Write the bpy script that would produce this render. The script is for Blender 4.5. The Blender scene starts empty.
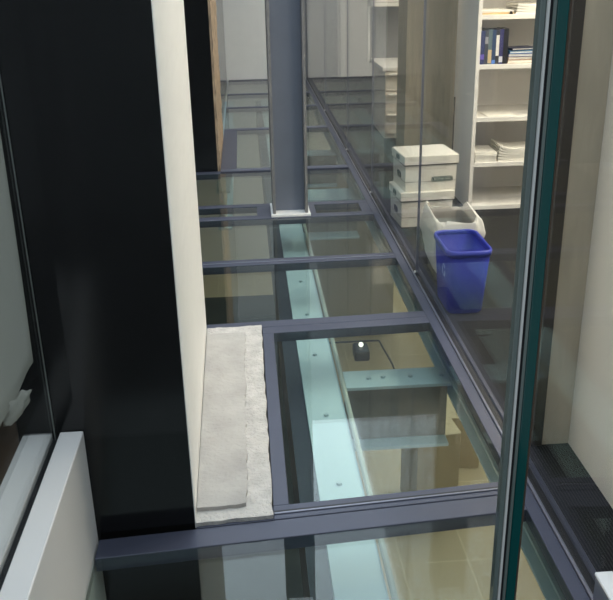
import bpy, bmesh, math, random
from mathutils import Vector, Matrix, noise
random.seed(7)
S = bpy.context.scene
COL = S.collection

# ------------------------------------------------------------------ materials
def new_mat(name):
    m = bpy.data.materials.new(name); m.use_nodes = True
    nt = m.node_tree; nt.nodes.clear()
    out = nt.nodes.new('ShaderNodeOutputMaterial')
    return m, nt, out

def pbr(name, col, rough=.5, metal=0., spec=.5, var=0., scale=8., stretch=(1, 1, 1), bump=0., bscale=60., coat=0.):
    m, nt, out = new_mat(name)
    b = nt.nodes.new('ShaderNodeBsdfPrincipled')
    b.inputs['Roughness'].default_value = rough
    b.inputs['Metallic'].default_value = metal
    b.inputs['Specular IOR Level'].default_value = spec
    b.inputs['Coat Weight'].default_value = coat
    b.inputs['Base Color'].default_value = (*col, 1)
    nt.links.new(b.outputs[0], out.inputs[0])
    tc = nt.nodes.new('ShaderNodeTexCoord')
    mp = nt.nodes.new('ShaderNodeMapping'); mp.inputs['Scale'].default_value = stretch
    nt.links.new(tc.outputs['Object'], mp.inputs[0])
    if var > 0:
        n = nt.nodes.new('ShaderNodeTexNoise'); n.inputs['Scale'].default_value = scale; n.inputs['Detail'].default_value = 6
        nt.links.new(mp.outputs[0], n.inputs['Vector'])
        r = nt.nodes.new('ShaderNodeValToRGB')
        r.color_ramp.elements[0].position = .3; r.color_ramp.elements[1].position = .7
        r.color_ramp.elements[0].color = (*[c*(1-var) for c in col], 1)
        r.color_ramp.elements[1].color = (*[min(1, c*(1+var)) for c in col], 1)
        nt.links.new(n.outputs['Fac'], r.inputs[0]); nt.links.new(r.outputs[0], b.inputs['Base Color'])
    if bump > 0:
        n2 = nt.nodes.new('ShaderNodeTexNoise'); n2.inputs['Scale'].default_value = bscale; n2.inputs['Detail'].default_value = 5
        nt.links.new(mp.outputs[0], n2.inputs['Vector'])
        bp = nt.nodes.new('ShaderNodeBump'); bp.inputs['Strength'].default_value = bump; bp.inputs['Distance'].default_value = .01
        nt.links.new(n2.outputs['Fac'], bp.inputs['Height']); nt.links.new(bp.outputs[0], b.inputs['Normal'])
    return m

def glass(name, tint, f0=.045, power=5., rough=0.):
    """architectural glass: tinted transmission, Schlick reflection"""
    m, nt, out = new_mat(name)
    t = nt.nodes.new('ShaderNodeBsdfTransparent'); t.inputs[0].default_value = (*tint, 1)
    g = nt.nodes.new('ShaderNodeBsdfGlossy'); g.inputs['Roughness'].default_value = rough
    lw = nt.nodes.new('ShaderNodeLayerWeight'); lw.inputs['Blend'].default_value = .5
    p = nt.nodes.new('ShaderNodeMath'); p.operation = 'POWER'; p.inputs[1].default_value = power
    nt.links.new(lw.outputs['Facing'], p.inputs[0])
    mr = nt.nodes.new('ShaderNodeMapRange'); mr.inputs['To Min'].default_value = f0; mr.inputs['To Max'].default_value = 1.
    nt.links.new(p.outputs[0], mr.inputs['Value'])
    mx = nt.nodes.new('ShaderNodeMixShader')
    nt.links.new(mr.outputs[0], mx.inputs[0]); nt.links.new(t.outputs[0], mx.inputs[1]); nt.links.new(g.outputs[0], mx.inputs[2])
    nt.links.new(mx.outputs[0], out.inputs[0])
    return m

def emit(name, col, s):
    m, nt, out = new_mat(name)
    e = nt.nodes.new('ShaderNodeEmission'); e.inputs[0].default_value = (*col, 1); e.inputs[1].default_value = s
    nt.links.new(e.outputs[0], out.inputs[0]); return m

def tile_mat(name, col, grout, scale=1., w=.6, h=.6, rough=.35, stag=0.):
    m, nt, out = new_mat(name)
    b = nt.nodes.new('ShaderNodeBsdfPrincipled'); b.inputs['Roughness'].default_value = rough
    tc = nt.nodes.new('ShaderNodeTexCoord')
    br = nt.nodes.new('ShaderNodeTexBrick')
    br.offset = stag; br.inputs['Scale'].default_value = scale
    br.inputs['Brick Width'].default_value = w; br.inputs['Row Height'].default_value = h
    br.inputs['Mortar Size'].default_value = .008
    br.inputs['Color1'].default_value = (*col, 1); br.inputs['Color2'].default_value = (*[c*.9 for c in col], 1)
    br.inputs['Mortar'].default_value = (*grout, 1)
    nt.links.new(tc.outputs['Object'], br.inputs['Vector'])
    nt.links.new(br.outputs['Color'], b.inputs['Base Color']); nt.links.new(b.outputs[0], out.inputs[0])
    return m

def carpet_mat():
    m, nt, out = new_mat('carpet')
    b = nt.nodes.new('ShaderNodeBsdfPrincipled'); b.inputs['Roughness'].default_value = .95
    b.inputs['Specular IOR Level'].default_value = .1
    tc = nt.nodes.new('ShaderNodeTexCoord')
    w = nt.nodes.new('ShaderNodeTexWave'); w.bands_direction = 'X'; w.inputs['Scale'].default_value = 28
    w.inputs['Distortion'].default_value = 1.5; w.inputs['Detail'].default_value = 2
    nt.links.new(tc.outputs['Object'], w.inputs['Vector'])
    n = nt.nodes.new('ShaderNodeTexNoise'); n.inputs['Scale'].default_value = 120
    nt.links.new(tc.outputs['Object'], n.inputs['Vector'])
    mx = nt.nodes.new('ShaderNodeMath'); mx.operation = 'MULTIPLY'
    nt.links.new(w.outputs['Fac'], mx.inputs[0]); nt.links.new(n.outputs['Fac'], mx.inputs[1])
    r = nt.nodes.new('ShaderNodeValToRGB')
    r.color_ramp.elements[0].color = (.012, .0125, .014, 1); r.color_ramp.elements[1].color = (.040, .039, .039, 1)
    r.color_ramp.elements[1].position = .6
    nt.links.new(mx.outputs[0], r.inputs[0]); nt.links.new(r.outputs[0], b.inputs['Base Color'])
    nt.links.new(b.outputs[0], out.inputs[0]); return m

M = dict(
    frame=pbr('frame_paint', (.060, .065, .098), .42, .2, var=.06, scale=3),
    groove=pbr('dark_gasket', (.012, .012, .016), .6),
    silver=pbr('brushed_rail', (.20, .205, .25), .35, .6),
    column=pbr('column_paint', (.145, .162, .205), .5, 0., var=.07, scale=5, bump=.05, bscale=80),
    flange=pbr('flange_paint', (.17, .165, .165), .5, var=.15, scale=20),
    white=pbr('white_paint', (.80, .79, .77), .55, var=.02),
    trim=pbr('white_trim', (.77, .755, .735), .5, var=.03, scale=6, stretch=(1, 1, 6)),
    lowwall=pbr('low_wall_paint', (.72, .70, .69), .45, var=.02, scale=3),
    black=pbr('black_gloss', (.0035, .0035, .0035), .14, 0., spec=.35, var=.3, scale=1.5),
    mason=pbr('raw_masonry', (.33, .24, .16), .95, var=.55, scale=26, stretch=(1, 1, .35), bump=.8, bscale=30),
    concrete=pbr('concrete', (.40, .378, .355), .9, var=.13, scale=7, bump=.5, bscale=45),
    plaster=pbr('rough_plaster', (.48, .455, .43), .95, var=.16, scale=16, bump=.9, bscale=70),
    brownweb=pbr('brown_web', (.20, .185, .165), .6, var=.08),  # browner colour for the webs of the cross beams
    steel=pbr('pale_steel_paint', (.50, .60, .645), .5, var=.03, scale=4),
    bolt=pbr('bolt_steel', (.42, .50, .54), .45),
    darksteel_shade=pbr('dark_steel_and_shade', (.030, .032, .048), .5),  # dark steel of the spotlight, also painted shade beside the long beam
    endwall=pbr('end_wall_paint', (.74, .73, .71), .7, var=.02),
    greydoor=pbr('grey_door', (.15, .16, .18), .4, var=.05),
    stub=pbr('tan_wall_end', (.50, .435, .335), .55, var=.10, scale=4, stretch=(5, 5, .8), bump=.1),
    warmwall=pbr('warm_wall', (.82, .755, .665), .6, var=.015),
    tan=pbr('tan_veneer', (.40, .345, .255), .55, var=.14, scale=5, stretch=(7, 7, .8), bump=.1),
    jamb=pbr('bronze_jamb', (.060, .052, .045), .4, .3),
    ceil=pbr('ceiling_white', (.75, .73, .70), .8),
    shelf=pbr('white_laminate', (.80, .77, .72), .4, var=.01),
    cab=pbr('cabinet_white', (.72, .67, .58), .4),
    greypanel=pbr('grey_panel', (.21, .215, .22), .7, var=.06),
    card=pbr('white_card', (.76, .725, .65), .75, var=.02),
    dark=pbr('dark_hole', (.015, .015, .013), .8),
    green=pbr('dark_green_print', (.020, .040, .030), .6),
    print_=pbr('pale_print', (.62, .66, .60), .6),
    blue=pbr('blue_plastic', (.005, .013, .31), .5, spec=.2),
    bluerim=pbr('blue_rim', (.020, .036, .42), .4),
    greybin=pbr('grey_bin', (.16, .15, .14), .5),
    symbol=pbr('white_symbol', (.35, .42, .75), .6),
    paper=pbr('paper', (.80, .77, .70), .85, var=.02),
    folder=pbr('manila', (.72, .50, .24), .8),
    lowfloor=tile_mat('beige_tile', (.47, .40, .27), (.53, .46, .32)),
    lowwall2=pbr('lower_wall_tan', (.48, .42, .30), .8, var=.04),
    panelwall=tile_mat('panel_wall', (.62, .58, .48), (.35, .32, .26), w=.55, h=.8),
    mat=pbr('dark_shade_sheet', (.030, .038, .034), .85, var=.25, scale=3),  # dark colour standing in for a lower wall in shade
    carton=pbr('tan_carton', (.42, .34, .20), .8),
    cloth=None,
    brown=pbr('brown_panel', (.13, .085, .055), .6, var=.12, scale=6),
    edge=pbr('teal_glass_edge', (.005, .085, .080), .08, spec=.7),
    edgegrey=pbr('grey_glass_edge', (.17, .215, .20), .12, spec=.7),
    silicone=pbr('silicone', (.80, .82, .78), .4),
    copper=pbr('brown_tape', (.10, .055, .030), .4),
    glassfloor=glass('floor_glass', (.87, .925, .905), .032, 4.4),
    glasspart=glass('partition_glass', (.975, .98, .972), .015, 7.0),
    glassfront=glass('front_glass', (.975, .99, .985), .022, 5),
    lamp=emit('lamp_glow', (1, .93, .8), 3.),
    carpet=carpet_mat(),
)
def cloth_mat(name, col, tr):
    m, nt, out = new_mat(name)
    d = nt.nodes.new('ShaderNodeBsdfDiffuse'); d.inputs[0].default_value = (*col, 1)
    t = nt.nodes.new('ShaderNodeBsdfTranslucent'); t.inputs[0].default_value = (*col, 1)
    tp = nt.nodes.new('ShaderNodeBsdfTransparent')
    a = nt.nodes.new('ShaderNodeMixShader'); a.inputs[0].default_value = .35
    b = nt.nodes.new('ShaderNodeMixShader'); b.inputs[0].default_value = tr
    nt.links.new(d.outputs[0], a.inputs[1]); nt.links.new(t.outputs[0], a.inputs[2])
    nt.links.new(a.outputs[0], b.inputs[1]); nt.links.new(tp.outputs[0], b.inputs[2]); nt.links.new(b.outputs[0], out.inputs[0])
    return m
M['cloth'] = cloth_mat('made_up_cloth', (.82, .80, .72), 0.)
M['bag'] = cloth_mat('bin_liner', (.92, .89, .83), .06)
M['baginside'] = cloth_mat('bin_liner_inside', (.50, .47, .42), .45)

# ------------------------------------------------------------------ builders
def box_bm(x0, x1, y0, y1, z0, z1, bev=0., seg=1, bm=None):
    bm2 = bmesh.new()
    bmesh.ops.create_cube(bm2, size=1)
    for v in bm2.verts:
        v.co = Vector(((x0+x1)/2+v.co.x*(x1-x0), (y0+y1)/2+v.co.y*(y1-y0), (z0+z1)/2+v.co.z*(z1-z0)))
    if bev > 0:
        bmesh.ops.bevel(bm2, geom=bm2.edges[:], offset=bev, segments=seg, affect='EDGES', profile=.5)
    if bm is None: return bm2
    me = bpy.data.meshes.new('t'); bm2.to_mesh(me); bm.from_mesh(me); bpy.data.meshes.remove(me); bm2.free()
    return bm

def boxes(lst, bev=0.):
    bm = bmesh.new()
    for b in lst: box_bm(*b, bev=bev, bm=bm)
    return bm

def obj(name, bm, mat, parent=None, smooth=False):
    me = bpy.data.meshes.new(name)
    bmesh.ops.recalc_face_normals(bm, faces=bm.faces[:])
    bm.to_mesh(me); bm.free()
    if smooth:
        for p in me.polygons: p.use_smooth = True
    o = bpy.data.objects.new(name, me); COL.objects.link(o)
    if mat is not None: me.materials.append(mat)
    if parent is not None: o.parent = parent
    return o

def tag(o, label=None, cat=None, group=None, kind=None):
    if label: o['label'] = label
    if cat: o['category'] = cat
    if group: o['group'] = group
    if kind: o['kind'] = kind
    return o

def thing(name, label, cat, loc=(0, 0, 0), rz=0., group=None):
    o = bpy.data.objects.new(name, None); o.empty_display_size = .1; COL.objects.link(o)
    o.location = loc; o.rotation_euler = (0, 0, rz)
    return tag(o, label, cat, group, 'thing')

def struct(name, bm, mat, label, cat):
    return tag(obj(name, bm, mat), label, cat, kind='structure')

def tube_bm(pts, r, seg=10, bm=None):
    bm = bm or bmesh.new()
    rings = []
    pts = [Vector(p) for p in pts]
    for i, p in enumerate(pts):
        d = (pts[min(i+1, len(pts)-1)]-pts[max(i-1, 0)]).normalized()
        a = Vector((0, 0, 1)) if abs(d.z) < .9 else Vector((1, 0, 0))
        u = d.cross(a).normalized(); w = d.cross(u)
        rings.append([bm.verts.new(p+(u*math.cos(t)+w*math.sin(t))*r) for t in [2*math.pi*k/seg for k in range(seg)]])
    for a, b in zip(rings, rings[1:]):
        for k in range(seg): bm.faces.new((a[k], a[(k+1) % seg], b[(k+1) % seg], b[k]))
    bm.faces.new(rings[0]); bm.faces.new(rings[-1][::-1])
    return bm

def rrect(cx, cy, hx, hy, r, n=6):
    pts = []
    for sx, sy, a0 in ((1, 1, 0), (-1, 1, 90), (-1, -1, 180), (1, -1, 270)):
        for k in range(n+1):
            a = math.radians(a0+90*k/n)
            pts.append((cx+sx*(hx-r)+r*math.cos(a), cy+sy*(hy-r)+r*math.sin(a)))
    return pts

def loft(loops, cap_first=True, cap_last=True):
    bm = bmesh.new(); rings = [[bm.verts.new(p) for p in L] for L in loops]
    n = len(rings[0])
    for a, b in zip(rings, rings[1:]):
        for k in range(n): bm.faces.new((a[k], a[(k+1) % n], b[(k+1) % n], b[k]))
    if cap_first: bm.faces.new(rings[0])
    if cap_last: bm.faces.new(rings[-1])
    return bm

def ext(profile, axis_from, axis_to, plane='xz', bm=None):
    """extrude a 2-D profile along y (plane xz), z (plane xy) or x (plane yz)"""
    bm = bm or bmesh.new()
    def P(a, b, t): return {'xz': (a, t, b), 'xy': (a, b, t), 'yz': (t, a, b)}[plane]
    A = [bm.verts.new(P(a, b, axis_from)) for a, b in profile]
    B = [bm.verts.new(P(a, b, axis_to)) for a, b in profile]
    n = len(A)
    for k in range(n): bm.faces.new((A[k], A[(k+1) % n], B[(k+1) % n], B[k]))
    bm.faces.new(A); bm.faces.new(B[::-1])
    return bm

def text_mesh(txt, size):
    cu = bpy.data.curves.new('txt', 'FONT'); cu.body = txt; cu.size = size
    cu.align_x = 'CENTER'; cu.align_y = 'CENTER'; cu.extrude = .0006
    o = bpy.data.objects.new('txt', cu); COL.objects.link(o)
    bpy.context.view_layer.update()
    dg = bpy.context.evaluated_depsgraph_get()
    me = bpy.data.meshes.new_from_object(o.evaluated_get(dg))
    bpy.data.objects.remove(o); bpy.data.curves.remove(cu)
    return me

# ------------------------------------------------------------------ camera
R = ((0.99709, 0.04595, -0.06074), (-0.07350, 0.37571, -0.92382), (-0.01963, 0.92560, 0.37800))
Xc = Vector((R[0][0], R[1][0], R[2][0])).normalized()
Yc = Vector((R[0][1], R[1][1], R[2][1])); Yc = (Yc-Xc*Xc.dot(Yc)).normalized(); Zc = Xc.cross(Yc)
cam = bpy.data.cameras.new('camera'); co = bpy.data.objects.new('camera', cam); COL.objects.link(co)
co.matrix_world = Matrix(((Xc.x, Yc.x, Zc.x, 0), (Xc.y, Yc.y, Zc.y, 0), (Xc.z, Yc.z, Zc.z, 1.85), (0, 0, 0, 1)))
cam.sensor_width = 36; cam.sensor_fit = 'HORIZONTAL'; cam.lens = 841.1*36/613; cam.clip_start = .02
S.camera = co

# ------------------------------------------------------------------ setting: walls
struct('wall_far', box_bm(-1.8, 2.9, 14.15, 14.3, -3.2, 4.2), M['endwall'], 'pale grey end wall closing the glass walkway', 'wall')
struct('door_1', boxes([(.99, 1.52, 14.11, 14.15, .01, 2.3)]), M['greydoor'], 'grey door leaf in the pale end wall', 'door')
struct('trim_3', boxes([(1.56, 1.625, 14.08, 14.15, .0, 2.6)], .005), M['white'], 'thin white upright trim at the end wall', 'trim')
struct('wall_left', ext([(-1.7, 2.436), (-.60, 2.436), (-.247, 2.462), (-.2695, 4.13), (-1.7, 4.13)], -.35, 3.6, 'xy'), M['black'], 'glossy black wall panel at the left foreground', 'wall')
struct('trim_1', ext([(-.2465, 2.458), (-.2435, 2.458), (-.266, 4.13), (-.2690, 4.13)], .0, 3.6, 'xy'), M['trim'], 'tall white upright trim on the end of the black wall', 'trim')
struct('wall_back', box_bm(-1.7, -.294, 7.8, 9.35, -.05, 3.6), M['black'], 'second black wall panel further along the walkway', 'wall')
# rough exposed edge of that wall
bm = bmesh.new()
ny, nz = 14, 90
g = {}
for i in range(ny+1):
    for j in range(nz+1):
        y = 7.79+1.57*i/ny; zz = -.05+3.65*j/nz
        d = noise.noise(Vector((y*5, zz*9, 3)))*.011+noise.noise(Vector((y*14, zz*26, 8)))*.006
        g[i, j] = bm.verts.new((-.272+d, y, zz))
for i in range(ny):
    for j in range(nz): bm.faces.new((g[i, j], g[i+1, j], g[i+1, j+1], g[i, j+1]))
ret = bmesh.ops.extrude_face_region(bm, geom=bm.faces[:])
for v in [e for e in ret['geom'] if isinstance(e, bmesh.types.BMVert)]: v.co.x = -.294
struct('trim_2', bm, M['mason'], 'rough brown broken edge of the second black wall', 'trim')
struct('wall_left_far', box_bm(-.45, -.30, 9.351, 14.149, -.05, 3.6), M['black'], 'dark wall behind the rough brown edge along the left of the far walkway', 'wall')
struct('wall_rear', box_bm(-1.8, 1.24, -1.6, -1.5, -.3, 3.6), M['greypanel'], 'grey wall behind the viewer', 'wall')
struct('floor_landing', box_bm(-1.8, 1.05, -1.5, .88, -.3, 0), M['carpet'], 'dark landing on which the viewer stands', 'floor')
struct('wall_right', box_bm(2.9, 3.0, 2.96, 14.3, 0, 2.75), M['endwall'], 'far side wall of the office', 'wall')
struct('ceiling', box_bm(1.05, 3.0, 2.96, 14.15, 2.75, 2.85), M['ceil'], 'white ceiling over the office', 'ceiling')
struct('wall_front', box_bm(1.24, 1.40, .3, 2.96, 0, 2.75), M['warmwall'], 'pale wall at the right edge beside the dark carpet strip', 'wall')
struct('wall_end', box_bm(1.1285, 1.2395, 2.86, 2.90, 0, 2.75), M['stub'], 'tan wall end at the right behind the glass edge', 'wall')
struct('trim_4', boxes([(1.088, 1.128, 2.85, 2.875, 0, 2.75)], .003), M['jamb'], 'dark bronze door jamb beside the tan wall end', 'trim')
struct('floor', box_bm(1.052, 3.0, .3, 14.15, -.28, 0), M['carpet'], 'dark striped office carpet', 'floor')
struct('wall_column', box_bm(1.270, 1.665, 6.76, 7.15, 0, 2.75), M['tan'], 'tan veneer pier between cabinet and bookcase', 'wall')

# low white wall on the left with a glazing channel
lw = tag(obj('wall_low', boxes([(-.655, -.58, .89, 2.432, -.35, .43)], .003), M['lowwall']), 'low white wall at the lower left with a glazing channel', 'wall', kind='structure')
struct('trim_5', boxes([(-.681, -.6555, .89, 2.432, -.35, .405)]), M['groove'], 'black glazing channel along the low white wall', 'trim')
struct('wall_mirror_strip', boxes([(-.775, -.6815, .89, 2.432, -.35, .425)], .003), M['lowwall'], 'added pale strip in place of the low wall mirrored in the glass', 'wall')  # solid strip added for the low wall's reflection in the screen
gs = thing('glass_screen', 'clear glass screen standing in the low white wall', 'glass screen', (-.672, 1.6, .4055))
obj('pane', box_bm(-.005, .005, -.71, .826, 0, 2.2), M['glassfront'], gs)
obj('polished_edge', box_bm(-.002, .002, .8265, .8285, 0, 2.2), pbr('pale_glass_edge', (.22, .23, .22), .3), gs)['label'] = 'pale upright glass edge'
struct('wall_brown', box_bm(-1.7, -.79, 2.426, 2.4355, -.35, .66), M['brown'], 'brown panel low on the left beyond the glass screen', 'wall')

# pale shape made up as cloth hanging beyond the screen
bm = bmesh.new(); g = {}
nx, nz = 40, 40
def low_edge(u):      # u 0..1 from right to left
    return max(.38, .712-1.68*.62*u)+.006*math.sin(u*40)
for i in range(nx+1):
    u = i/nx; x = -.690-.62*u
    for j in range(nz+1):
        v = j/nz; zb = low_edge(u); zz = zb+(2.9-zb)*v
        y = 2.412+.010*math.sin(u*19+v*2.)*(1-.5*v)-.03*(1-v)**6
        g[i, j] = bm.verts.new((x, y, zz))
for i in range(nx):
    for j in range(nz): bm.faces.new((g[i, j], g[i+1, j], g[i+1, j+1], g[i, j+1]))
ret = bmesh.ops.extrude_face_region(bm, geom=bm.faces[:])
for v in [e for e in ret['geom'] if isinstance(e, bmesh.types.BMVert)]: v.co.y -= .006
dr = thing('made_up_drape', 'pale grey shape made up as cloth at the far left beyond the glass screen', 'cloth', (-.9, 2.42, .4))
o = obj('shape_sheet', bm, M['cloth'], dr, True); o.location = (.9, -2.42, -.4)
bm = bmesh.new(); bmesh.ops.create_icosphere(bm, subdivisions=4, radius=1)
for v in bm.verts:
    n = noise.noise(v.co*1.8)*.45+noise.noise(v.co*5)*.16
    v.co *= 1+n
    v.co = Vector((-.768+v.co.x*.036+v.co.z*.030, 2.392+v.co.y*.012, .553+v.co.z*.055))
o = obj('shape_corner', bm, M['cloth'], dr, True); o.location = (.9, -2.42, -.4)

# ------------------------------------------------------------------ glass floor: frame
fr = thing('walkway_grid', 'purple grey metal frame carrying the glass floor panels', 'floor frame')
def skew(bm):
    # the near cross bars are laid a little out of square with the rails
    for v in bm.verts:
        k = .080*max(0, min(1, (6.3-v.co.y)/3.8)); v.co.y += k*(v.co.x-.10)-.012*max(0, min(1, (6.3-v.co.y)/2))
    return bm
def bar(x0, x1, y0, y1, name='crossbar', groove=True):
    p = obj(name, skew(boxes([(x0, x1, y0, y1, -.05, .004)], .002)), M['frame'], fr)
    if groove:
        ym = y0+(y1-y0)*.52
        obj('gasket', skew(boxes([(x0+.002, x1-.002, ym-.006, ym+.006, .0035, .0052)])), M['groove'], p)
        obj('bead', skew(boxes([(x0+.002, x1-.002, ym-.016, ym-.0065, .0035, .009)], .0015)), M['silver'], p)
    return p
XL, XR = -1.0, .935
bar(-.574, XR, 2.385, 2.485, groove=False)
bar(-.243, .03, 2.49, 2.57, groove=False)
bar(.0305, XR, 2.49, 2.57)
bar(.03, XR, 4.085, 4.165, groove=False)
bar(XL, XR, 4.17, 4.25, groove=False)
bar(XL, XR, 5.165, 5.275)
bar(XL, XR, 6.195, 6.285, groove=False)
bar(XL, XR, 6.535, 6.615, groove=False)
bar(-1.0, XR, 7.76, 7.80+.06) if False else bar(-.27, XR, 7.77, 7.88)
bar(-.27, XR, 9.80, 9.91)
bar(-.27, XR, 11.35, 11.45)
bar(-.27, XR, 12.52, 12.64)
bar(XL, -.27, 7.70, 7.79, groove=False)
obj('end_rail', boxes([(-.27, XR, 13.98, 14.149, -.05, .004)]), M['frame'], fr)
obj('side_rail', skew(boxes([(.0305, .088, 2.5705, 4.0845, -.05, .004)], .002)), M['frame'], fr)
obj('side_rail', boxes([(-.27, -.12, 7.881, 9.799, -.05, .004)], .002), M['frame'], fr)
for a, b in ((.045, .152), (.457, .505)):
    obj('slot_rail', boxes([(a, b, 6.286, 6.5345, -.05, .004)], .002), M['frame'], fr)
obj('slot_rail', boxes([(.86, .9345, 6.286, 6.5345, -.05, .004)], .002), M['frame'], fr)
obj('slot_rail', boxes([(.1525, .4565, 6.286, 6.5345, -.05, -.001)], .001), M['frame'], fr)
# right edge rail: flat purple plate, bead, dark slot for the partition, outer bead
obj('edge_rail', boxes([(.935, .985, 1.2, 14.149, -.05, .004)], .002), M['frame'], fr)
obj('edge_rail', boxes([(.935+.052, 1.052, 1.2, 14.149, -.05, .000)]), M['groove'], fr)
obj('edge_bead', boxes([(.986, .998, 1.2, 14.149, -.05, .012)], .003), M['silver'], fr)
obj('edge_bead', boxes([(1.030, 1.050, 1.2, 14.149, -.05, .010)], .003), M['frame'], fr)

# glass panels
def pane(x0, x1, y0, y1, label):
    tag(obj('floor_glass', skew(box_bm(x0+.0005, x1-.0005, y0+.0005, y1-.0005, -.032, .0)), M['glassfloor']), label, 'glass floor panel', 'glass floor panels', 'thing')
pane(-.574, XR, .9, 2.385, 'nearest glass floor panel, at the bottom edge of the photo')
pane(.088, XR, 2.57, 4.085, 'large glass floor panel directly right of the concrete plinth')
pane(XL, XR, 4.25, 5.165, 'glass floor panel just beyond the concrete plinth')
pane(XL, XR, 5.275, 6.195, 'glass floor panel just in front of the grey column base')
pane(XL, .045, 6.285, 6.535, 'narrow glass slot on the left of the column base')
pane(.505, .86, 6.285, 6.535, 'narrow glass slot on the right of the column base')
pane(XL, XR, 6.615, 7.70, 'glass floor panel just behind the grey column')
pane(-.12, XR, 7.88, 9.80, 'long glass floor panel starting level with the second black wall')
pane(-.27, XR, 9.91, 11.35, 'third glass floor panel from the end wall')
pane(-.27, XR, 11.45, 12.52, 'second glass floor panel from the end wall')
pane(-.27, XR, 12.64, 13.98, 'furthest glass floor panel, against the end wall')

# partition glass on the right rail
for y0, y1, lab in ((1.99, 4.866, 'nearest office partition pane, in front of the blue bin'),
                    (4.874, 6.80, 'office partition pane in front of the white boxes'),
                    (6.808, 8.50, 'office partition pane beside the grey column'),
                    (8.508, 10.9, 'office partition pane in front of the drawer cabinet'),
                    (10.908, 14.1, 'furthest office partition pane, by the end wall')):
    tag(obj('partition_glass', box_bm(1.008, 1.020, y0, y1, .0005, 2.74), M['glasspart']), lab, 'glass partition', 'glass partition panes', 'thing')
for y, lab in ((4.870, 'clear joint strip ending beside the blue bin'), (6.804, 'clear joint strip left of the white boxes'),
               (8.504, 'clear joint strip over the drawer cabinet'), (10.904, 'furthest clear joint strip near the end wall')):
    t = thing('joint_strip', lab, 'glass joint', (1.014, y, 0), group='partition joints')
    obj('seal', box_bm(-.007, .007, -.0035, .0035, .001, 2.74), M['silver'], t)
    bm = bmesh.new(); bmesh.ops.create_cone(bm, segments=12, radius1=.007, radius2=.005, depth=.01, cap_ends=True)
    bmesh.ops.translate(bm, verts=bm.verts[:], vec=(-.012, 0, .016)); obj('clip', bm, M['white'], t)

# ------------------------------------------------------------------ concrete plinth
pl = thing('concrete_plinth', 'pale concrete plinth at the foot of the white trim', 'plinth', (-.11, 3.3, 0))
def lean(bm, x1):
    # the left side follows the slightly slanting white trim
    for v in bm.verts:
        v.co.x -= (.004+.020*max(0, (v.co.y-2.47)/1.66))*max(0, min(1, (x1-v.co.x)/.17))
    return bm
def rough_slab(x0, x1, y0, y1, z0, z1, nx, ny, e, seed, zr):
    bm = bmesh.new(); T = {}; B = {}
    for i in range(nx+1):
        for j in range(ny+1):
            x = x0+(x1-x0)*i/nx; y = y0+(y1-y0)*j/ny
            ed = Vector((x*11+seed, y*11, seed))
            dx = dy = 0
            if i in (0, nx): dx = noise.noise(ed)*e+noise.noise(ed*3.1)*e*.6
            if j in (0, ny): dy = noise.noise(ed+Vector((5, 5, 5)))*e+noise.noise(ed*3.1)*e*.6
            if i == 0: dx = max(dx*.3, 0)
            zz = z1+noise.noise(Vector((x*18, y*18, seed)))*zr+noise.noise(Vector((x*60, y*60, seed)))*zr*.5
            T[i, j] = bm.verts.new((x+dx, y+dy, zz)); B[i, j] = bm.verts.new((x+dx, y+dy, z0))
    for i in range(nx):
        for j in range(ny):
            bm.faces.new((T[i, j], T[i+1, j], T[i+1, j+1], T[i, j+1])); bm.faces.new((B[i, j], B[i, j+1], B[i+1, j+1], B[i+1, j]))
    for i in range(nx):
        for j in (0, ny): bm.faces.new((T[i, j], B[i, j], B[i+1, j], T[i+1, j]))
    for j in range(ny):
        for i in (0, nx): bm.faces.new((T[i, j], T[i, j+1], B[i, j+1], B[i, j]))
    return bm
o = obj('rough_base', lean(skew(rough_slab(-.240, .026, 2.497, 4.162, .0045, .020, 26, 130, .006, 2., .003)), .026), M['plaster'], pl); o.location = (.11, -3.3, 0)
o = obj('smooth_cap', lean(skew(rough_slab(-.238, -.062, 2.56, 4.05, .014, .036, 20, 120, .007, 9., .0012)), -.062), M['concrete'], pl); o.location = (.11, -3.3, 0)

# ------------------------------------------------------------------ steel column
cl = thing('steel_column', 'slate grey steel column standing on a white pad in the glass floor', 'column', (.303, 6.40, 0))
obj('flange', box_bm(-.135, -.113, -.155, .145, .02, 3.8, .002), M['flange'], cl)
obj('flange', box_bm(.113, .135, -.155, .145, .02, 3.8, .002), M['flange'], cl)
obj('web', box_bm(-.1125, .1125, -.06, -.04, .02, 3.8), M['column'], cl)
obj('base_pad', rough_slab(-.150, .152, -.185, .16, .0045, .02, 14, 14, .002, 4., .0008), M['white'], cl)

# ------------------------------------------------------------------ steel below the glass
def ibeam(name, label, x0, x1, y0, y1, axis, zt=-.30, dep=.40, ft=.02, wt=.014):
    t = thing(name, label, 'steel beam', ((x0+x1)/2, (y0+y1)/2, zt-dep))
    hx, hy = (x1-x0)/2, (y1-y0)/2
    obj('top_flange', box_bm(-hx, hx, -hy, hy, dep-ft, dep, .002), M['steel'], t)
    obj('bottom_flange', box_bm(-hx, hx, -hy, hy, 0, ft, .002), M['steel'], t)
    obj('web', box_bm(-wt/2, wt/2, -hy, hy, ft, dep-ft) if axis == 'y' else box_bm(-hx, hx, -wt/2, wt/2, ft, dep-ft), M['steel' if axis == 'y' else 'brownweb'], t)
    return t
def bolts(t, pts, dep=.40):
    for x, y in pts:
        bm = bmesh.new(); bmesh.ops.create_cone(bm, segments=6, radius1=.014, radius2=.013, depth=.012, cap_ends=True)
        bmesh.ops.translate(bm, verts=bm.verts[:], vec=(x-t.location.x, y-t.location.y, dep+.006)); obj('bolt', bm, M['bolt'], t)
mb = ibeam('steel_beam', 'long pale blue steel beam running away under the glass floor', .235, .432, 1.0, 14.0, 'y')
bolts(mb, [(.33, y) for y in (3.1, 3.7, 4.4, 5.0, 5.6)])
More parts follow.
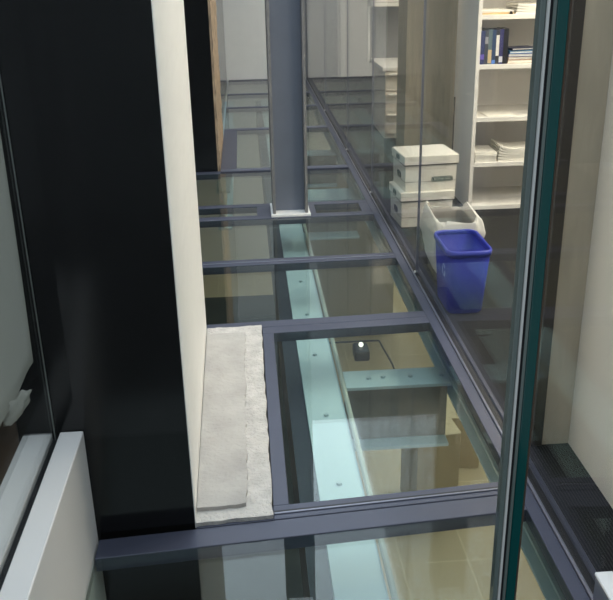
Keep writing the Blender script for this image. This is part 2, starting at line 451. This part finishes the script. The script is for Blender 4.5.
rb = ibeam('steel_beam', 'pale steel beam under the right edge of the glass floor', 1.042, 1.24, 1.0, 14.0, 'y', dep=.12, ft=.014)
c1 = ibeam('steel_beam', 'short pale blue cross beam with bolt heads under the large glass panel', .466, 1.040, 3.98, 4.175, 'x')
bolts(c1, [(.60, 4.07), (.68, 4.08), (.83, 4.075), (1.0, 4.07)])
ibeam('steel_beam', 'short pale cross beam seen just right of the column base', .466, 1.040, 7.75, 8.15, 'x')
ibeam('steel_beam', 'furthest pale cross beam seen to the right of the column', .466, 1.040, 9.75, 9.98, 'x')
ibeam('steel_beam', 'pale beam under the left edge beyond the second black wall', -.34, -.20, 8.2, 13.9, 'y')
tag(obj('shade_board', box_bm(.150, .2345, 1.0, 13.9, -.72, -.31), M['darksteel_shade']), 'added dark box standing for the shaded left side of the long beam', 'board', kind='thing')  # added box, its dark colour painting the shade on the beam's left web
bm = tube_bm([(.450, y, -.285) for y in (1.0, 4., 7., 13.9)], .013)
tag(obj('conduit', bm, pbr('conduit_grey', (.42, .43, .38), .5)), 'thin grey conduit running along the right edge of the long beam', 'conduit', kind='thing')

# lower storey
struct('floor_lower', box_bm(-1.8, 6.0, -1.0, 20.0, -3.4, -3.2), M['lowfloor'], 'beige tiled floor of the storey below', 'floor')
struct('wall_lower', box_bm(-1.8, 6.0, 20.0, 20.2, -3.2, -.3), M['lowwall2'], 'tan wall of the storey below', 'wall')
struct('wall_lower_right', box_bm(3.4, 3.6, -1.0, 20.0, -3.2, -.3), M['lowwall2'], 'tan side wall of the storey below', 'wall')
struct('wall_lower_left', box_bm(-1.8, -1.7, -1.0, 20.0, -3.2, -.3), M['lowwall2'], 'left side wall of the storey below', 'wall')
struct('wall_lower_panel', box_bm(.75, 2.0, 11.2, 11.3, -3.2, -.8), M['panelwall'], 'pale panelled wall in the storey below', 'wall')
tag(obj('shade_sheet', box_bm(-1.2, .95, 2.6, 12.6, -3.1995, -3.185, .004), M['mat']), 'added dark sheet on the lower floor in place of a shaded wall', 'mat', kind='thing')  # dark sheet added to paint the shaded wall seen below
def carton(x, y, w, d, h, rz, label):
    t = thing('carton', label, 'box', (x, y, -3.2), rz, 'cartons below the glass floor')
    obj('carton_body', box_bm(-w/2, w/2, -d/2, d/2, 0, h, .006), M['carton'], t)
    obj('lid_flap', boxes([(-w/2-.004, -.004, -d/2, d/2, h, h+.006), (.004, w/2+.004, -d/2, d/2, h, h+.006)]), M['lowwall2'], t)
carton(1.62, 6.9, .42, .5, .9, .12, 'tall tan carton below the large glass panel')
carton(2.05, 7.7, .5, .5, .6, -.1, 'short tan carton behind the tall carton below the glass')
# small fittings below the glass
sp = thing('spot_lamp', 'small dark spotlight with bright bulb below the large glass panel', 'lamp', (.69, 5.05, -.55))
obj('housing', box_bm(-.05, .05, -.07, .07, -.10, -.02, .01), M['darksteel_shade'], sp)
obj('arm', tube_bm([(-.24, .06, -.01), (0, .06, -.01), (.12, .06, -.01), (.13, .055, -.01), (.16, -.30, -.01), (.16, -.86, -.01)], .006), M['darksteel_shade'], sp)
bm = bmesh.new(); bmesh.ops.create_uvsphere(bm, u_segments=16, v_segments=10, radius=.016); bmesh.ops.translate(bm, verts=bm.verts[:], vec=(.0, .0, -.005)); obj('bulb', bm, M['lamp'], sp, True)

# ------------------------------------------------------------------ front glass with polished edge
fg = thing('glass_wall', 'near glass wall whose thick green edge stands at right', 'glass wall', (.29, .8, 0))
obj('pane', box_bm(-.86, -.0165, 0, .012, .0, 2.6), M['glassfront'], fg)
obj('grey_edge', box_bm(-.0160, -.0105, .0, .014, .0, 2.6, .001), M['edgegrey'], fg)['label'] = 'grey green inner edge layer'
obj('seal', box_bm(-.0100, -.0070, -.001, .014, .0, 2.6, .0008), M['silicone'], fg)['label'] = 'pale silicone line'
obj('dark_edge', box_bm(-.0066, -.0040, .002, .014, .0, 2.6), M['groove'], fg)
obj('grey_edge', box_bm(-.0037, -.0002, .0, .014, .0, 2.6, .0008), M['edgegrey'], fg)
obj('teal_edge', box_bm(.0, .0118, .0, .014, .0, 2.6, .0012), M['edge'], fg)['label'] = 'dark teal polished glass edge'
obj('edge_tape', box_bm(.0120, .0135, .001, .014, .0, 2.6), M['copper'], fg)['label'] = 'thin brown line'

# ------------------------------------------------------------------ storage boxes
def storage_box(x, y, z, rz, label):
    W, D, Hh = .402, .365, .26
    t = thing('storage_box', label, 'box', (x, y, z), rz, 'white storage boxes')
    b = obj('carton_body', loft([[(sx*(W/2-.014+k), sy*(D/2-.014+k), zz) for sx, sy in ((-1, -1), (1, -1), (1, 1), (-1, 1))] for zz, k in ((0, 0), (.225, .004))]), M['card'], t)
    lid = obj('lid', boxes([(-W/2, W/2, -D/2, D/2, .195, Hh)], .004), M['card'], t)
    obj('lid_shadow_gap', boxes([(-W/2+.003, W/2-.003, -D/2+.003, D/2-.003, .191, .1955)]), M['dark'], lid)
    # hand holes on the short ends
    for s in (-1, 1):
        obj('hand_hole', ext([(a, c) for a, c in rrect(0, .226, .050, .019, .018)], s*(W/2-.002), s*(W/2+.0008), 'yz'), M['dark'], lid)
        obj('hand_hole', ext([(a, c) for a, c in rrect(0, .100, .056, .022, .021)], s*(W/2-.018), s*(W/2-.0105), 'yz'), M['dark'], b)
    # fold line and printed plate
    obj('fold_line', boxes([(-W/2+.012, W/2-.012, -D/2+.0105, -D/2+.0125, .070, .0725), (-W/2+.0105, -W/2+.0125, -D/2+.012, D/2-.012, .070, .0725)]), M['greybin'], b)
    pf = -D/2+.0108
    o = obj('logo_plate', ext(rrect(.085, .085, .080, .0185, .014), pf-.0008, pf+.003, 'xz'), M['green'], b)
    k = obj('logo_border', ext(rrect(.085, .085, .075, .0140, .011), pf-.0011, pf-.0004, 'xz'), M['print_'], o)
    k2 = obj('logo_field', ext(rrect(.085, .085, .073, .0120, .0095), pf-.0014, pf-.0006, 'xz'), M['green'], o)
    tx = bpy.data.objects.new('logo_text', text_mesh('BANKERS BOX', .0185)); COL.objects.link(tx); tx.parent = o
    tx.data.materials.clear(); tx.data.materials.append(M['print_'])
    tx.location = (.085, pf-.0018, .085); tx.rotation_euler = (math.pi/2, 0, 0)
    return t
storage_box(1.266, 6.02, .0, .07, 'white lidded storage box on the carpet, lower of the stacked pair')
storage_box(1.287, 6.035, .2605, .085, 'white lidded storage box on top of the stacked pair')

# ------------------------------------------------------------------ bins
def bin_loops(hx0, hy0, hx1, hy1, h, t=.004, r=.05):
    L = []
    def ring(hx, hy, z, rr): return [(x, y, z) for x, y in rrect(0, 0, hx, hy, rr)]
    L.append(ring(hx0-.012, hy0-.012, 0, r-.012)); L.append(ring(hx0, hy0, .012, r))
    L.append(ring(hx1, hy1, h-.02, r)); L.append(ring(hx1-t, hy1-t, h-.02, r-t)); L.append(ring(hx0-t, hy0-t, .02, r-t))
    return L, ring
bb = thing('recycling_bin', 'blue plastic recycling bin standing beside the partition rail', 'bin', (1.157, 4.36, 0), .0)
L, ring = bin_loops(.100, .155, .118, .192, .375)
obj('bin_body', loft(L), M['blue'], bb, True)
rr = [ring(.117, .191, .352, .05), ring(.126, .200, .350, .058), ring(.128, .202, .368, .06), ring(.124, .198, .380, .056), ring(.116, .190, .380, .05), ring(.113, .187, .372, .048), ring(.1135, .1875, .354, .048)]
rim = loft(rr+[rr[0]], False, False); obj('rim', rim, M['bluerim'], bb, True)['label'] = 'paler blue rolled rim'
# recycling sign on the left face: three chasing arrows
bm = bmesh.new()
def sidep(a, b):     # a along y, b along z around the centre of the sign, on the sloped left face
    z = .235+b; x = -(.100+(.118-.100)*(z-.012)/.343)-.0012
    return (x, a-.06, z)
for k in range(3):
    a0 = math.radians(90+120*k)
    def rot(p): return (p[0]*math.cos(a0)-p[1]*math.sin(a0), p[0]*math.sin(a0)+p[1]*math.cos(a0))
    r1, r2 = .026, .036
    arc = [(r*math.cos(math.radians(t)), r*math.sin(math.radians(t))) for r, ts in ((r2, range(-38, 31, 8)), (r1, range(30, -39, -8))) for t in ts]
    f = [bm.verts.new(sidep(*rot(p))) for p in arc]; bm.faces.new(f)
    tip = [(.022*math.cos(.55), .022*math.sin(.55)), (.040*math.cos(.55), .040*math.sin(.55)), (.031*math.cos(1.05), .031*math.sin(1.05))]
    bm.faces.new([bm.verts.new(sidep(*rot(p))) for p in tip])
ret = bmesh.ops.extrude_face_region(bm, geom=bm.faces[:])
for v in [e for e in ret['geom'] if isinstance(e, bmesh.types.BMVert)]: v.co.x += .002
obj('recycling_symbol', bm, M['symbol'], bb)['label'] = 'pale three arrow recycling sign'

wb = thing('waste_bin', 'grey waste bin lined with a white plastic bag behind the blue bin', 'bin', (1.208, 4.845, 0), .0)
L, ring = bin_loops(.105, .160, .122, .195, .375)
obj('bin_body', loft(L), M['greybin'], wb, True)
def bagring(hx, hy, z, seed, amp, zamp, pleat):
    out = []
    pts = rrect(0, 0, hx, hy, min(hx, hy)*.45, 22)
    for k, (x, y) in enumerate(pts):
        a = math.atan2(y, x)
        n = noise.noise(Vector((x*13+seed, y*13, z*6)))*amp+noise.noise(Vector((x*34, y*34+seed, z*14)))*amp*.55
        n += pleat*math.sin(a*19+3*noise.noise(Vector((a*2, z*8, 1.))))*(.5+.5*math.sin(a*5+1))
        d = Vector((x, y)).normalized()
        out.append((x+d.x*n, y+d.y*n, z+noise.noise(Vector((x*12, y*12, seed)))*zamp+noise.noise(Vector((x*40, y*40, seed)))*zamp*.35))
    return out
def interp(keys, n):
    out = []
    for q in range(n+1):
        t = q/n*(len(keys)-1); i = min(int(t), len(keys)-2); f = t-i
        out.append([a+(b-a)*f for a, b in zip(keys[i], keys[i+1])])
    return out
K1 = [(.122, .200, .08, .03, .05, .007), (.138, .216, .17, .042, .04, .009), (.150, .226, .25, .042, .035, .009), (.153, .226, .32, .036, .04, .009), (.146, .216, .362, .026, .055, .007), (.134, .204, .386, .018, .065, .006), (.119, .190, .388, .012, .065, .004)]
K2 = [(.119, .190, .388, .012, .065, .004), (.106, .174, .35, .016, .04, .006), (.102, .168, .28, .010, .012, .005), (.09, .15, .15, .012, .008, .004), (.06, .11, .06, .008, .004, .0)]
obj('bag', loft([bagring(a, b, z, 1., c, d, e) for a, b, z, c, d, e in interp(K1, 22)], False, False), M['bag'], wb, True)['label'] = 'white translucent bin liner folded over the rim'
obj('bag_inside', loft([bagring(a, b, z, 1., c, d, e) for a, b, z, c, d, e in interp(K2, 14)], False, True), M['baginside'], wb, True)['label'] = 'greyer inside of the bin liner'

# ------------------------------------------------------------------ bookcase
SX0, SX1, SY0, SY1 = 1.676, 2.50, 6.20, 6.755
bc = thing('bookcase', 'tall white bookcase with open shelves behind the bins', 'bookcase', (SX0, SY0, 0))
def bcb(name, x0, x1, y0, y1, z0, z1, m='shelf'): return obj(name, box_bm(x0-SX0, x1-SX0, y0-SY0, y1-SY0, z0, z1, .0015), M[m], bc)
bcb('side_panel', SX0, SX0+.028, SY0, SY1, 0, 2.1); bcb('side_panel', SX1-.028, SX1, SY0, SY1, 0, 2.1)
bcb('back_panel', SX0+.0285, SX1-.0285, SY1-.012, SY1, .0, 2.1)
SH = [.036, .372, .714, 1.095, 1.44, 1.80]
for zt in SH: bcb('shelf', SX0+.0285, SX1-.0285, SY0+.004, SY1-.0125, zt-.034, zt)
bcb('top_panel', SX0+.0285, SX1-.0285, SY0+.002, SY1-.0125, 2.07, 2.1)
bcb('plinth', SX0+.0285, SX1-.0285, SY0+.03, SY0+.045, 0, .0015)

def book(x, y, z, th, h, dep, col, label, group, lying=False, rz=0., band=None, tilt=0.):
    t = thing('book', label, 'book', (x, y, z), rz, group)
    mt = pbr('book_cover', col, .45); c = .003
    if not lying:
        obj('cover', boxes([(0, c, 0, dep, 0, h), (th-c, th, 0, dep, 0, h), (c, th-c, 0, c, 0, h)]), mt, t)
        obj('pages', box_bm(c, th-c, c, dep-.006, .004, h-.004), M['paper'], t)
        if band: obj('spine_band', box_bm(.0008, th-.0008, -.0006, .002, h*band[0], h*band[1]), pbr('spine_print', band[2], .5), t)
    else:
        obj('cover', boxes([(0, h, 0, dep, 0, c), (0, h, 0, dep, th-c, th), (0, c, 0, dep, c, th-c)]), mt, t)
        obj('pages', box_bm(c, h-.006, .004, dep-.004, c, th-c), M['paper'], t)
    if tilt: t.rotation_euler = (0, tilt, rz)
    return t
z4 = SH[3]+.0005
spec = [(.030, .235, (.018, .028, .11), 'dark blue book standing at the left end of its shelf', (.15, .3, (.15, .1, .5))),
        (.024, .240, (.05, .055, .07), 'charcoal book standing second from the left end', (.6, .8, (.3, .3, .33))),
        (.028, .243, (.10, .15, .17), 'grey teal book with a tan band on its spine', (.03, .42, (.55, .42, .24))),
        (.026, .240, (.02, .05, .13), 'navy book standing in the middle of the row', (.02, .12, (.1, .25, .7))),
        (.024, .238, (.025, .025, .03), 'black book with a long white strip on its spine', (.25, .85, (.75, .73, .68))),
        (.028, .242, (.035, .035, .14), 'indigo book with a pale label low on its spine', (.05, .22, (.6, .62, .7))),
        (.036, .245, (.012, .012, .018), 'thick black book at the right end of the standing row', None)]
x = SX0+.034
for th, h, c, lab, band in spec:
    book(x, SY0+.02, z4, th, h, .18, c, lab, 'books standing on the upper shelf', band=band); x += th+.0012
lx = x+.006; zz = z4
for th, w, c, lab, rz, dx in [(.026, .235, (.42, .28, .18), 'tan book at the bottom of the lying pile', .0, 0.),
                          (.020, .230, (.46, .33, .26), 'pinkish brown book second from the bottom of the pile', .03, .004),
                          (.022, .225, (.05, .09, .28), 'dark blue book in the middle of the lying pile', -.02, .002),
                          (.018, .215, (.06, .22, .42), 'lighter blue book second from the top of the pile', .05, .012)]:
    book(lx+dx, SY0+.03, zz, th, w, .17, c, lab, 'books lying on the upper shelf', True, rz); zz += th+.0006
book(lx+.03, SY0+.035, zz+.0045, .014, .19, .16, (.045, .05, .09), 'dark thin book topmost on the lying pile', 'books lying on the upper shelf', True, .12)

def sheaf(x, y, z, w, d, h, label, group, mat='paper', rz=0., bend=0., n=10):
    bm = bmesh.new(); lv = []
    for zz in (0, h):
        row = []
        for i in range(n+1):
            u = i/n; b = bend*(max(0, .45-u)/.45)**2
            row.append([bm.verts.new((w*u, yy, zz+b)) for yy in (0, d)])
        lv.append(row)
    for i in range(n):
        bm.faces.new((lv[1][i][0], lv[1][i+1][0], lv[1][i+1][1], lv[1][i][1])); bm.faces.new((lv[0][i][0], lv[0][i][1], lv[0][i+1][1], lv[0][i+1][0]))
        for e in (0, 1): bm.faces.new((lv[0][i][e], lv[0][i+1][e], lv[1][i+1][e], lv[1][i][e]))
    for i in (0, n): bm.faces.new((lv[0][i][0], lv[1][i][0], lv[1][i][1], lv[0][i][1]))
    o = obj('paper_sheaf', bm, M[mat]); o.location = (x, y, z); o.rotation_euler = (0, 0, rz)
    return tag(o, label, 'paper', group, 'thing')
ordn = ['lowest', 'second lowest', 'third lowest', 'fourth lowest', 'fifth lowest', 'sixth lowest']
zz = SH[1]+.0005
for k in range(5):
    sheaf(SX0+.036+random.uniform(0, .008), SY0+.012+random.uniform(0, .01), zz, .165, .26, .0145, ordn[k]+' white sheaf in the flat stack below the empty shelf', 'sheaves in the left flat stack', rz=random.uniform(-.02, .02)); zz += .0152
zz = SH[1]+.0005
for k in range(6):
    sheaf(SX0+.215+k*.002, SY0+.012+random.uniform(0, .008), zz+.0005*k, .27, .26, .0145, ordn[k]+' sheaf in the curled stack of papers', 'sheaves in the curled stack', bend=.006*k+.001, rz=random.uniform(-.015, .015)); zz += .0155
sheaf(SX0+.11, SY0+.02, SH[2]+.0005, .22, .24, .006, 'thin loose papers lying on the otherwise empty middle shelf', 'loose papers')
zz = SH[4]+.0005
for k in range(2):
    sheaf(SX0+.034, SY0+.015, zz, .225, .25, .014, ('lower' if k == 0 else 'upper')+' manila folder at the left of the top visible shelf', 'manila folders', 'folder' if k == 0 else 'paper'); zz += .0146
ck = thing('binder_clip', 'small black binder clip on the manila folders', 'clip', (SX0+.225, SY0+.006, SH[4]+.001))
obj('clip_body', ext([(0, 0), (.028, 0), (.020, .018), (.008, .018)], -.001, .012, 'xz'), M['dark'], ck)
obj('clip_handle', tube_bm([(.006, .0, .017), (.004, -.012, .024), (.024, -.012, .024), (.022, .0, .017)], .0015, 6), M['silver'], ck)
zz = SH[4]+.0005
for k in range(4):
    sheaf(SX0+.275+k*.004, SY0+.012, zz, .30, .26, .014, ordn[k]+' white sheaf in the top shelf paper pile', 'sheaves on the top shelf', bend=.004*k, rz=.02*(k-1)); zz += .0152

# ------------------------------------------------------------------ drawer cabinet with hutch
cb = thing('drawer_cabinet', 'white drawer cabinet with worktop and hutch left of the tan pier', 'cabinet', (1.46, 9.05, 0))
CW, CD = .56, .88
obj('carcass', box_bm(.02, CW, .012, CD, 0, .715, .002), M['cab'], cb)
obj('worktop', box_bm(-.01, CW+.01, -.02, CD, .7155, .752, .003), M['shelf'], cb)
for z0, z1 in ((.505, .705), (.29, .495), (.05, .28)):
    d = obj('drawer', box_bm(.028, CW-.008, -.006, .0115, z0, z1, .002), M['cab'], cb)
    obj('handle', boxes([(.05, .40, -.045, -.0065, z1-.035, z1-.018)], .003), M['shelf'], d)
obj('back_screen', box_bm(-.02, CW, CD+.001, CD+.03, .7, 1.9), M['greypanel'], cb)
obj('screen_edge', boxes([(-.05, -.0205, CD-.01, CD+.035, .72, 1.9)], .003), M['white'], cb)
h = obj('hutch', box_bm(-.05, CW, CD-.34, CD+.0005, 1.33, 1.9, .003), M['shelf'], cb)
obj('hutch_groove', boxes([(-.045, CW, CD-.342, CD-.339, 1.37, 1.374)]), M['greybin'], h)

# small metal unit at the lower right corner
mu = thing('glass_clamp', 'small pale metal clamp on the rail at the bottom right corner', 'clamp', (1.014, 1.90, .0125))
obj('clamp_body', box_bm(-.026, .026, -.20, .075, .0, .085, .004), M['silver'], mu)
obj('clamp_cap', box_bm(-.028, .028, -.202, .078, .0855, .098, .003), M['white'], mu)

# ------------------------------------------------------------------ light
W = bpy.data.worlds.new('world'); S.world = W; W.use_nodes = True
W.node_tree.nodes['Background'].inputs[0].default_value = (.80, .90, 1.0, 1)
W.node_tree.nodes['Background'].inputs[1].default_value = .45
def area(name, loc, size, e, col, rot=(0, 0, 0)):
    l = bpy.data.lights.new(name, 'AREA'); l.shape = 'RECTANGLE'; l.size, l.size_y = size; l.energy = e; l.color = col
    o = bpy.data.objects.new(name, l); COL.objects.link(o); o.location = loc; o.rotation_euler = rot
    return o
area('skylight', (.3, 5.5, 5.2), (3.0, 13.0), 430, (.78, .89, 1.0))
for y in (4.2, 6.0, 8.6, 11.5):
    area('ceiling_lamp', (2.62, y-.6, 2.70), (.5, 1.4), 72, (1.0, .89, .74))
for y in (3., 7.5, 12.5):
    area('lower_fill', (2.4, y, -.36), (1.2, 1.2), 46, (1.0, .92, .76))  # unseen fill lights added to brighten the lower storey
S.view_settings.view_transform = 'Standard'; S.view_settings.look = 'None'; S.view_settings.gamma = 1
S.view_settings.use_curve_mapping = False; S.view_settings.exposure = 0
S.cycles.use_denoising = True
S.cycles.max_bounces = 12; S.cycles.transparent_max_bounces = 32; S.cycles.glossy_bounces = 6
